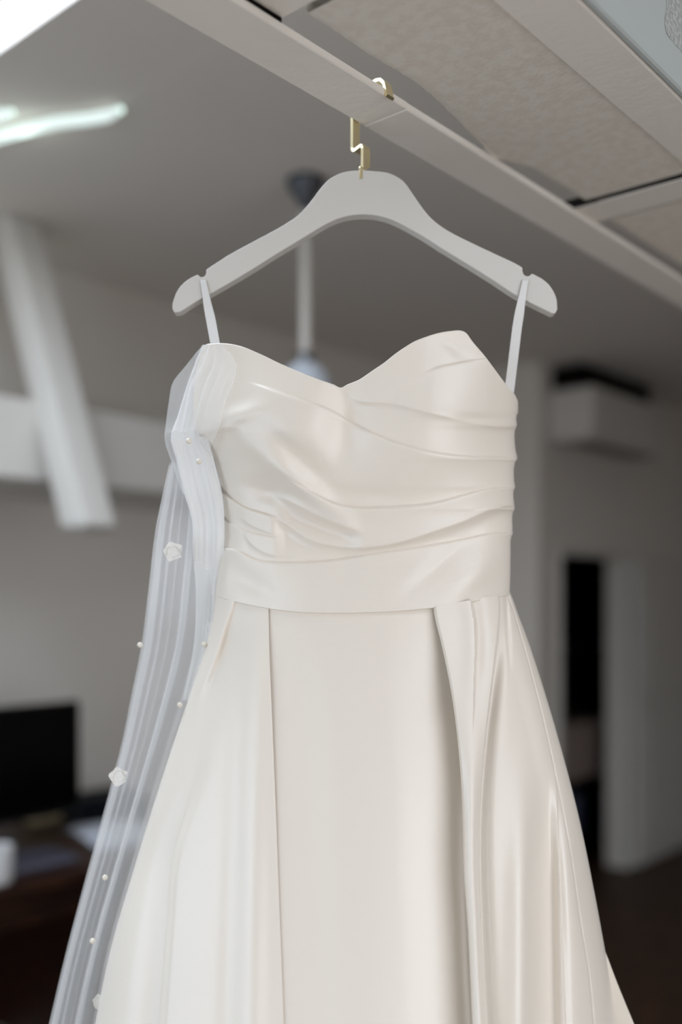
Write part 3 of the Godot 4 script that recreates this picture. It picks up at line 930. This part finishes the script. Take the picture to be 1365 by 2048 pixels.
func bodice_mesh() -> ArrayMesh:
	var fs := folds()
	var nc := 400
	var nr := 330
	var rows := []
	for j in nr + 1:
		var row := PackedVector3Array()
		row.resize(nc + 1)
		rows.append(row)
	for i in nc + 1:
		var s := float(i) / nc
		var top := ev(TOP, 382.0 + 655.0 * s)
		var low := ev(WAIST, 431.0 + 589.0 * s) + 1.5
		for j in nr + 1:
			var v := lerpf(top, low, float(j) / nr)
			var l := ev(BODY_L, v) if v > 862.0 else 382.0
			var r := ev(BODY_R, v) if v > 803.0 else 1037.0
			rows[j][i] = Vector3(lerpf(l, r, s), v, 0.0)
	# fold heights, then the cloth in metres
	var curve := []
	for f in fs:
		var tab := PackedFloat32Array()
		for u in range(340, 1050):
			tab.append(ev(f[0], u))
		curve.append(tab)
	for j in nr + 1:
		var row: PackedVector3Array = rows[j]
		for i in nc + 1:
			var u := row[i].x
			var v := row[i].y
			var z := body_base(u, v)
			for k in fs.size():
				var f: Array = fs[k]
				var c: Array = f[0]
				if u < c[0] or u > c[c.size() - 2]:
					continue
				var at_ := u - 340.0
				var n := int(at_)
				var d: float = v - lerpf(curve[k][n], curve[k][n + 1], at_ - n)
				if absf(d) > 170.0:
					continue
				var env := 1.0
				if f[6] > 0.0:
					env *= smoothstep(0.0, 1.0, (u - c[0]) / f[6])
				if f[7] > 0.0:
					env *= smoothstep(0.0, 1.0, (c[c.size() - 2] - u) / f[7])
				d *= f[1]
				var hgt := 0.0
				if d >= 0.0:
					hgt = f[2] * exp(-d / f[3]) * (1.0 - 0.35 * exp(-d / 2.5))
				elif f[1] < 0:
					hgt = f[2] * 0.65 * exp(d / (0.4 * f[4])) + f[5] * (d / f[4]) * exp(1.0 + d / f[4])
				elif d < -3.0:
					hgt = -0.6 * f[5] * exp((d + 3.0) / f[4])
				else:
					hgt = lerpf(f[2] * 0.65, -0.6 * f[5], -d / 3.0)
				z += env * hgt
			row[i] = Vector3(u, v, z)
		rows[j] = row
	var out := []
	# rolled top edge and lining
	for e in [[-0.010, 26.0], [-0.0065, 5.0], [-0.004, 0.4], [-0.0015, -0.6]]:
		var row := PackedVector3Array()
		for i in nc + 1:
			var p: Vector3 = rows[0][i]
			row.append(cut(p.x, p.y + e[1], p.z + e[0]))
		out.append(row)
	for j in nr + 1:
		var row := PackedVector3Array()
		for p in rows[j]:
			row.append(cut(p.x, p.y, p.z))
		out.append(row)
	# lower edge turned in over the waist seam
	for e in [[0.6, -0.0022], [-1.0, -0.006]]:
		var row := PackedVector3Array()
		for p in rows[nr]:
			row.append(cut(p.x, p.y + e[0], p.z + e[1]))
		out.append(row)
	return sheet(out)


func skirt_base(u: float, v: float) -> float:
	var l := ev(SKIRT_L, v)
	var r := ev(SKIRT_R, v)
	var t := absf((u - 0.5 * (l + r)) / (0.5 * (r - l)))
	var deep := ev([1185, 0.064, 1400, 0.088, 1700, 0.118, 2060, 0.150], v)
	return deep * sqrt(maxf(0.0, 1.0 - pow(minf(t, 1.0), 2.5)))


func dent(d: float, wl: float, wr: float) -> float:
	var w := wl if d < 0.0 else wr
	return exp(-(d / w) * (d / w))


# One cloth panel of the skirt: edges as curves of v, relief as a function of (u, v, share across); below the picture the cloth falls on straight to the hem.
func skirt_panel(lc: Callable, rc: Callable, relief: Callable, cols: int, top_in := 3.0) -> ArrayMesh:
	var rows := []
	var nr := 150
	var prev := PackedVector3Array()
	var last := PackedVector3Array()
	for j in nr + 1:
		var row := PackedVector3Array()
		for i in cols + 1:
			var s := float(i) / cols
			var u0: float = lerpf(lc.call(1205.0), rc.call(1205.0), s)
			var top := ev(WAIST, u0) - top_in
			var v := lerpf(top, 2056.0, pow(float(j) / nr, 1.15))
			var u: float = lerpf(lc.call(v), rc.call(v), s)
			var z: float = relief.call(u, v, s)
			row.append(cut(u, v, z))
		rows.append(row)
		if j == nr - 12:
			prev = row
		last = row
	for k in range(1, 7):
		var row := PackedVector3Array()
		for i in cols + 1:
			var way := last[i] - prev[i]
			var f := (last[i].y - 0.30) / maxf(-way.y, 0.001)
			row.append(last[i] + way * f * k / 6.0)
		rows.append(row)
	return sheet(rows)


func build_dress() -> void:
	var fwd := Vector3(0.749, 0, -0.663)
	var right := Vector3(0.663, 0, 0.749)
	var t := thing("wedding_dress", "strapless ivory satin wedding dress hanging from the white hanger", "dress", fwd * FAR + right * SIDE, TURN)
	var satin: Material = mats.satin
	part("bodice", bodice_mesh(), satin, t)
	# back of the bodice
	var rows := []
	for j in 24:
		var row := PackedVector3Array()
		for i in 41:
			var s := float(i) / 40
			var v := lerpf(865.0 + 30.0 * sin(PI * s), 1192.0, j / 23.0)
			var u := lerpf(ev(BODY_R, v) - 1.0, ev(BODY_L, maxf(v, 862.0)) + 1.0, s)
			row.append(cut(u, v, -0.045 * sqrt(maxf(0.0, 1.0 - pow(absf(2 * s - 1), 2.2))) + 0.002))
		rows.append(row)
	part("bodice_back", sheet(rows), satin, t)
	# skirt
	var drop := func(v: float) -> float: return smoothstep(1195.0, 1420.0, v)
	var center := func(u: float, v: float, s: float) -> float:
		var z: float = skirt_base(u, v) - 0.002 - 0.002 * drop.call(v)
		z -= (0.003 + 0.010 * drop.call(v)) * smoothstep(0.62, 1.0, s)
		z += 0.0026 * drop.call(v) * smoothstep(0.26, 0.04, s) + 0.0008 * smoothstep(0.12, 0.04, s)
		z += 0.004 * drop.call(v) * dent((s - 0.42) * 100.0, 16.0, 22.0)
		return z
	part("front_panel", skirt_panel(func(v: float) -> float: return ev(FOLD_CL, v) - 26.0, func(v: float) -> float: return ev(FOLD_CR, v) + 24.0, center, 70), satin, t)
	var valley := [1200, 476, 1225, 468, 1250, 459, 1280, 450, 1340, 434, 1420, 412, 1600, 376, 1721, 345, 1850, 334, 2060, 318]
	var left := func(u: float, v: float, s: float) -> float:
		var e := ev(FOLD_CL, v)
		var d := u - ev(valley, v)
		var z: float = skirt_base(u, v) + lerpf(0.004, 0.0012, smoothstep(70.0, 0.0, e - u))
		var k := smoothstep(1500.0, 1750.0, v)
		z -= (0.005 + 0.004 * smoothstep(1210.0, 1290.0, v) * smoothstep(1500.0, 1330.0, v) + 0.012 * k) * dent(d, lerpf(5.0, 46.0, smoothstep(1280.0, 1550.0, v)), lerpf(42.0, 7.0, smoothstep(1350.0, 1700.0, v)))
		z += 0.005 * dent(u - lerpf(520.0, 500.0, (v - 1200.0) / 850.0), 28.0, 30.0) * drop.call(v)
		z -= 0.003 * dent(u - lerpf(482.0, 455.0, (v - 1200.0) / 850.0), 22.0, 22.0) * drop.call(v)
		z -= 0.0004 * smoothstep(3.0, 0.0, e - u)
		return z
	part("side_panel", skirt_panel(func(v: float) -> float: return ev(SKIRT_L, v), func(v: float) -> float: return ev(FOLD_CL, v), left, 110), satin, t)
	var strip_ := func(u: float, v: float, s: float) -> float:
		var a := ev(FOLD_CR, v)
		var b := ev(FOLD_R3, v)
		var z: float = skirt_base(u, v) + 0.003 + 0.006 * drop.call(v)
		z += 0.010 * drop.call(v) * sin(PI * s) * smoothstep(1300.0, 1700.0, v)
		var d := u - ev([1190, 941, 1215, 946, 1240, 950, 1275, 952.5, 1360, 950, 1500, 946, 2060, 960], v)
		var fade := smoothstep(1480.0, 1290.0, v)
		z += fade * 0.0042 * (dent(d, 22.0, 1.5) if d < 0.0 else -0.9 * dent(d - 3.0, 3.0, 16.0))
		z -= 0.006 * smoothstep(4.0, 0.0, u - a) + 0.008 * smoothstep(3.0, 0.0, b - u)
		return z
	part("pleat", skirt_panel(func(v: float) -> float: return ev(FOLD_CR, v), func(v: float) -> float: return ev(FOLD_R3, v), strip_, 60), satin, t)
	var seam := [1190, 1017, 1225, 1029, 1290, 1048, 1340, 1062, 1450, 1090, 1570, 1116, 1700, 1141, 1830, 1160, 1950, 1179, 2060, 1190]
	var rightp := func(u: float, v: float, s: float) -> float:
		var z: float = skirt_base(u, v) - 0.003 * drop.call(v)
		z -= 0.010 * drop.call(v) * dent(u - ev(FOLD_R3, v), 20.0, 16.0)
		var k := smoothstep(1480.0, 1800.0, v)
		z += 0.009 * k * dent(u - lerpf(1050.0, 1042.0, (v - 1500.0) / 550.0), 30.0, 22.0)
		z -= 0.016 * k * dent(u - lerpf(1095.0, 1105.0, (v - 1500.0) / 550.0), 34.0, 16.0)
		z += 0.004 * k * dent(u - lerpf(1125.0, 1150.0, (v - 1500.0) / 550.0), 14.0, 20.0)
		var e := u - lerpf(1113.0, 1132.0, (v - 1540.0) / 510.0)
		z += 0.0012 * smoothstep(1530.0, 1620.0, v) * (dent(e, 14.0, 1.5) if e < 0.0 else -dent(e - 2.0, 2.0, 14.0))
		var q := u - ev(seam, v)
		z -= 0.0018 * dent(q, 1.6, 1.6)
		z += 0.0030 * drop.call(v) * smoothstep(40.0, 6.0, absf(q)) * (1.0 if q < 0.0 else 0.7)
		var g := u - lerpf(1013.0, 1022.0, (v - 1195.0) / 160.0)
		z -= 0.003 * smoothstep(1380.0, 1220.0, v) * dent(g, 4.0, 5.0)
		return z
	part("side_panel", skirt_panel(func(v: float) -> float: return ev(FOLD_R3, v) - 16.0, func(v: float) -> float: return ev(SKIRT_R, v), rightp, 190), satin, t)
	# back of the skirt with the train spreading to the right
	var back_r := [1185, 1018, 1290, 1056, 1450, 1106, 1640, 1156, 1760, 1181, 1880, 1200, 1905, 1212, 1960, 1233, 2060, 1274]
	var rear := func(u: float, v: float, s: float) -> float:
		var deep := ev([1185, 0.045, 1500, 0.09, 2060, 0.19], v)
		return -deep * lerpf(1.0, smoothstep(0.02, 0.30, s), smoothstep(1780.0, 1930.0, v)) * pow(maxf(0.0, sin(PI * s)), 0.6) * (1.0 + 0.05 * sin(s * 38.0)) - 0.003 - 0.02 * smoothstep(1850.0, 2050.0, v) * s
	var back_mesh := skirt_panel(func(v: float) -> float: return ev(back_r, v), func(v: float) -> float: return ev(SKIRT_L, v) + 2.0, func(u: float, v: float, s: float) -> float: return rear.call(u, v, s), 90)
	part("back_panel", back_mesh, satin, t)
	# hanging loops
	for side in [[[[409, 574, -0.0095], [406.5, 561, -0.0088], [406, 556.5, 0.0], [406.5, 561, 0.0088], [410, 580, 0.0095], [416, 612, 0.0094], [422, 640, 0.014], [431, 690, 0.026], [436, 720, 0.030]], 4.0],
			[[[1048, 574, -0.0095], [1051, 559, -0.0088], [1051.5, 554.5, 0.0], [1051.5, 560, 0.0088], [1048, 580, 0.0095], [1042, 612, 0.0094], [1035, 655, 0.006], [1021, 770, 0.004], [1014, 820, 0.006]], -4.0]]:
		var a := PackedVector3Array()
		var b := PackedVector3Array()
		var a2 := PackedVector3Array()
		var b2 := PackedVector3Array()
		var pts: Array = side[0]
		for k in range(0, 49):
			var f := k / 48.0 * (pts.size() - 1)
			var n := mini(int(f), pts.size() - 2)
			var p: Array = pts[n]
			var q: Array = pts[n + 1]
			var w := f - n
			var c := Vector3(lerpf(p[0], q[0], w), lerpf(p[1], q[1], w), lerpf(p[2], q[2], w))
			var half := lerpf(6.0, 9.6, smoothstep(562.0, 640.0, c.y))
			a.append(cut(c.x - half, c.y, c.z + 0.0003))
			b.append(cut(c.x + half, c.y, c.z + 0.0003))
			a2.append(cut(c.x - half, c.y, c.z - 0.0003))
			b2.append(cut(c.x + half, c.y, c.z - 0.0003))
		part("hanging_loop", sheet([a, b, b2, a2, a]), mats.ribbon, t)
	build_sleeve(t)


func tulle_sheet(lc: Array, rc: Array, v0: float, v1: float, depth: Callable, seed_: int, cols: int, folding: float, extend: bool, stretch := 1.0, puff := 0.06) -> ArrayMesh:
	var rng := RandomNumberGenerator.new()
	rng.seed = seed_
	var waves := []
	for k in 4:
		waves.append([[1.2, 2.6, 5.0, 8.5][k] + rng.randf() * 1.3, rng.randf() * TAU, rng.randf_range(-1.0, 1.0)])
	var amp := [0.07, 0.055, 0.032, 0.016]
	var nr := 90
	var rows := []
	var prev := PackedVector3Array()
	var last := PackedVector3Array()
	for j in nr + 1:
		var v := lerpf(v0, v1, float(j) / nr)
		var l := ev(lc, v)
		var r := ev(rc, v)
		var row := PackedVector3Array()
		for i in cols + 1:
			var s := float(i) / cols
			var hold := smoothstep(0.0, 0.10, s) * smoothstep(1.0, 0.90, s)
			var s2 := s
			var z := 0.0
			for k in 4:
				var ph: float = TAU * waves[k][0] * s * stretch + waves[k][1] + waves[k][2] * 1.3 * j / nr
				s2 += folding * amp[k] * sin(ph) * hold
				z += amp[k] * puff * cos(ph)
			s2 = clampf(s2, 0.0, 1.0)
			var u := lerpf(l, r, s2)
			row.append(cut(u, v, depth.call(u, v, s) + z * (0.4 + 0.6 * j / nr)))
		rows.append(row)
		if j == nr - 10:
			prev = row
		last = row
	if extend:
		for k in range(1, 4):
			var row := PackedVector3Array()
			for i in cols + 1:
				var way := last[i] - prev[i]
				row.append(last[i] + way * (last[i].y - 0.45) / maxf(-way.y, 0.001) * k / 3.0)
			rows.append(row)
	return sheet(rows)


func build_sleeve(t: Node3D) -> void:
	var tulle: Material = mats.tulle
	var out_l := [900, 346, 935, 337, 1000, 323, 1060, 311, 1180, 297, 1290, 283, 1390, 263, 1480, 245, 1570, 222, 1680, 192, 1760, 170, 1900, 133, 2060, 95]
	var in_r := [900, 415, 960, 436, 1000, 443, 1060, 446, 1110, 444, 1190, 436, 1240, 432, 1290, 424, 1370, 402, 1480, 364, 1600, 325, 1750, 280, 1880, 242, 1970, 221, 2060, 205]
	var behind := func(_u: float, v: float, s: float) -> float: return lerpf(0.024, -0.012, smoothstep(1060.0, 1260.0, v)) - 0.012 * (1.0 - s) - 0.006
	var behind2 := func(_u: float, v: float, s: float) -> float: return lerpf(0.006, -0.040, smoothstep(1000.0, 1260.0, v)) - 0.010 * s
	var sl := part("tulle_sleeve", tulle_sheet(out_l, in_r, 925.0, 2060.0, behind, 11, 150, 1.0, true), tulle, t)
	sl.set_meta("label", "sheer white tulle drape down the left side of the dress")
	part("tulle_layer", tulle_sheet(out_l, in_r, 930.0, 2060.0, behind2, 29, 120, 0.9, true), tulle, sl)
	var dense_l := [690, 405, 740, 385, 780, 371, 830, 356, 875, 342, 920, 353, 985, 368, 1040, 384, 1100, 386, 1190, 392, 1290, 388, 1400, 366]
	var dense_r := [690, 424, 760, 432, 860, 414, 920, 428, 1000, 446, 1100, 448, 1190, 438, 1240, 432, 1290, 422, 1370, 396, 1400, 384]
	part("gathered_tulle", tulle_sheet(dense_l, dense_r, 690.0, 1400.0, func(u: float, v: float, s: float) -> float: return lerpf(0.034, -0.016, smoothstep(1060.0, 1240.0, v)) - 0.012 * (1.0 - s), 47, 110, 0.35, false, 1.0, 0.02), mats.gathered_tulle, sl)
	# gathered cap round the left edge of the bodice
	var cap_l := [688, 408, 700, 397, 730, 373, 765, 346, 800, 338.5, 840, 333, 880, 330, 920, 342, 960, 356, 990, 366]
	var cap_r := [688, 444, 720, 470, 760, 468, 800, 452, 860, 436, 900, 422, 960, 440, 990, 446]
	var over := func(u: float, v: float, s: float) -> float: return body_base(maxf(u, 388.0), v) + 0.010 - 0.004 * (1.0 - s) - 0.010 * smoothstep(372.0, 330.0, u)
	var over2 := func(u: float, v: float, s: float) -> float: return lerpf(0.012, 0.004, s)
	part("sleeve_cap", tulle_sheet(cap_l, cap_r, 689.0, 988.0, over, 63, 120, 0.8, false, 0.7), tulle, sl)
	part("sleeve_cap", tulle_sheet(cap_l, [688, 430, 760, 400, 860, 380, 900, 400, 990, 430], 690.0, 988.0, over2, 71, 80, 0.9, false, 0.7), tulle, sl)
	# flowers and pearls
	for f in [[346, 1104, 0.036, 20.0, 3], [239, 1553, 0.012, 19.0, 5], [199, 2002, 0.004, 15.0, 8]]:
		part("flower_applique", flower(f[3] * FAR / LENS, f[4]), mats.petal, sl, cut(f[0], f[1], f[2]))
	for p in [[280, 1290, 0.006], [360, 1410, 0.012], [409, 1289, 0.014], [378, 882, 0.058], [398, 923, 0.060], [210, 1755, 0.012], [185, 1882, 0.012]]:
		part("pearl_bead", lathe([0.0, 0.003, 0.0012, 0.00275, 0.0023, 0.0019, 0.0029, 0.0007, 0.003, 0.0, 0.0029, -0.0007, 0.0023, -0.0019, 0.0012, -0.00275, 0.0, -0.003], 16), mats.pearl, sl, cut(p[0], p[1], p[2]))


func flower(r: float, seed_: int) -> Mesh:
	var st := start()
	var rng := RandomNumberGenerator.new()
	rng.seed = seed_
	for ring in 2:
		for k in 5:
			var a := TAU * (k + 0.5 * ring) / 5.0 + rng.randf() * 0.4
			var size := r * (1.0 if ring == 0 else 0.62) * rng.randf_range(0.85, 1.1)
			var rows := []
			for j in 7:
				var row := PackedVector3Array()
				for i in 7:
					var x := (i / 3.0 - 1.0)
					var y := j / 6.0
					var w := sin(PI * pow(y, 0.7) * 0.92 + 0.12) * 0.62
					var z := 0.25 * y + 0.22 * x * x * y + (0.18 if ring else 0.0) - 0.25 * y * y
					row.append(Vector3(x * w * size, (1.0 - y) * 0.0 + y * size, z * size))
				rows.append(row)
			var b := Basis(Vector3(0, 0, 1), a)
			st.append_from(sheet(rows), 0, Transform3D(b, Vector3(0, 0, 0.0006)))
	return st.commit()
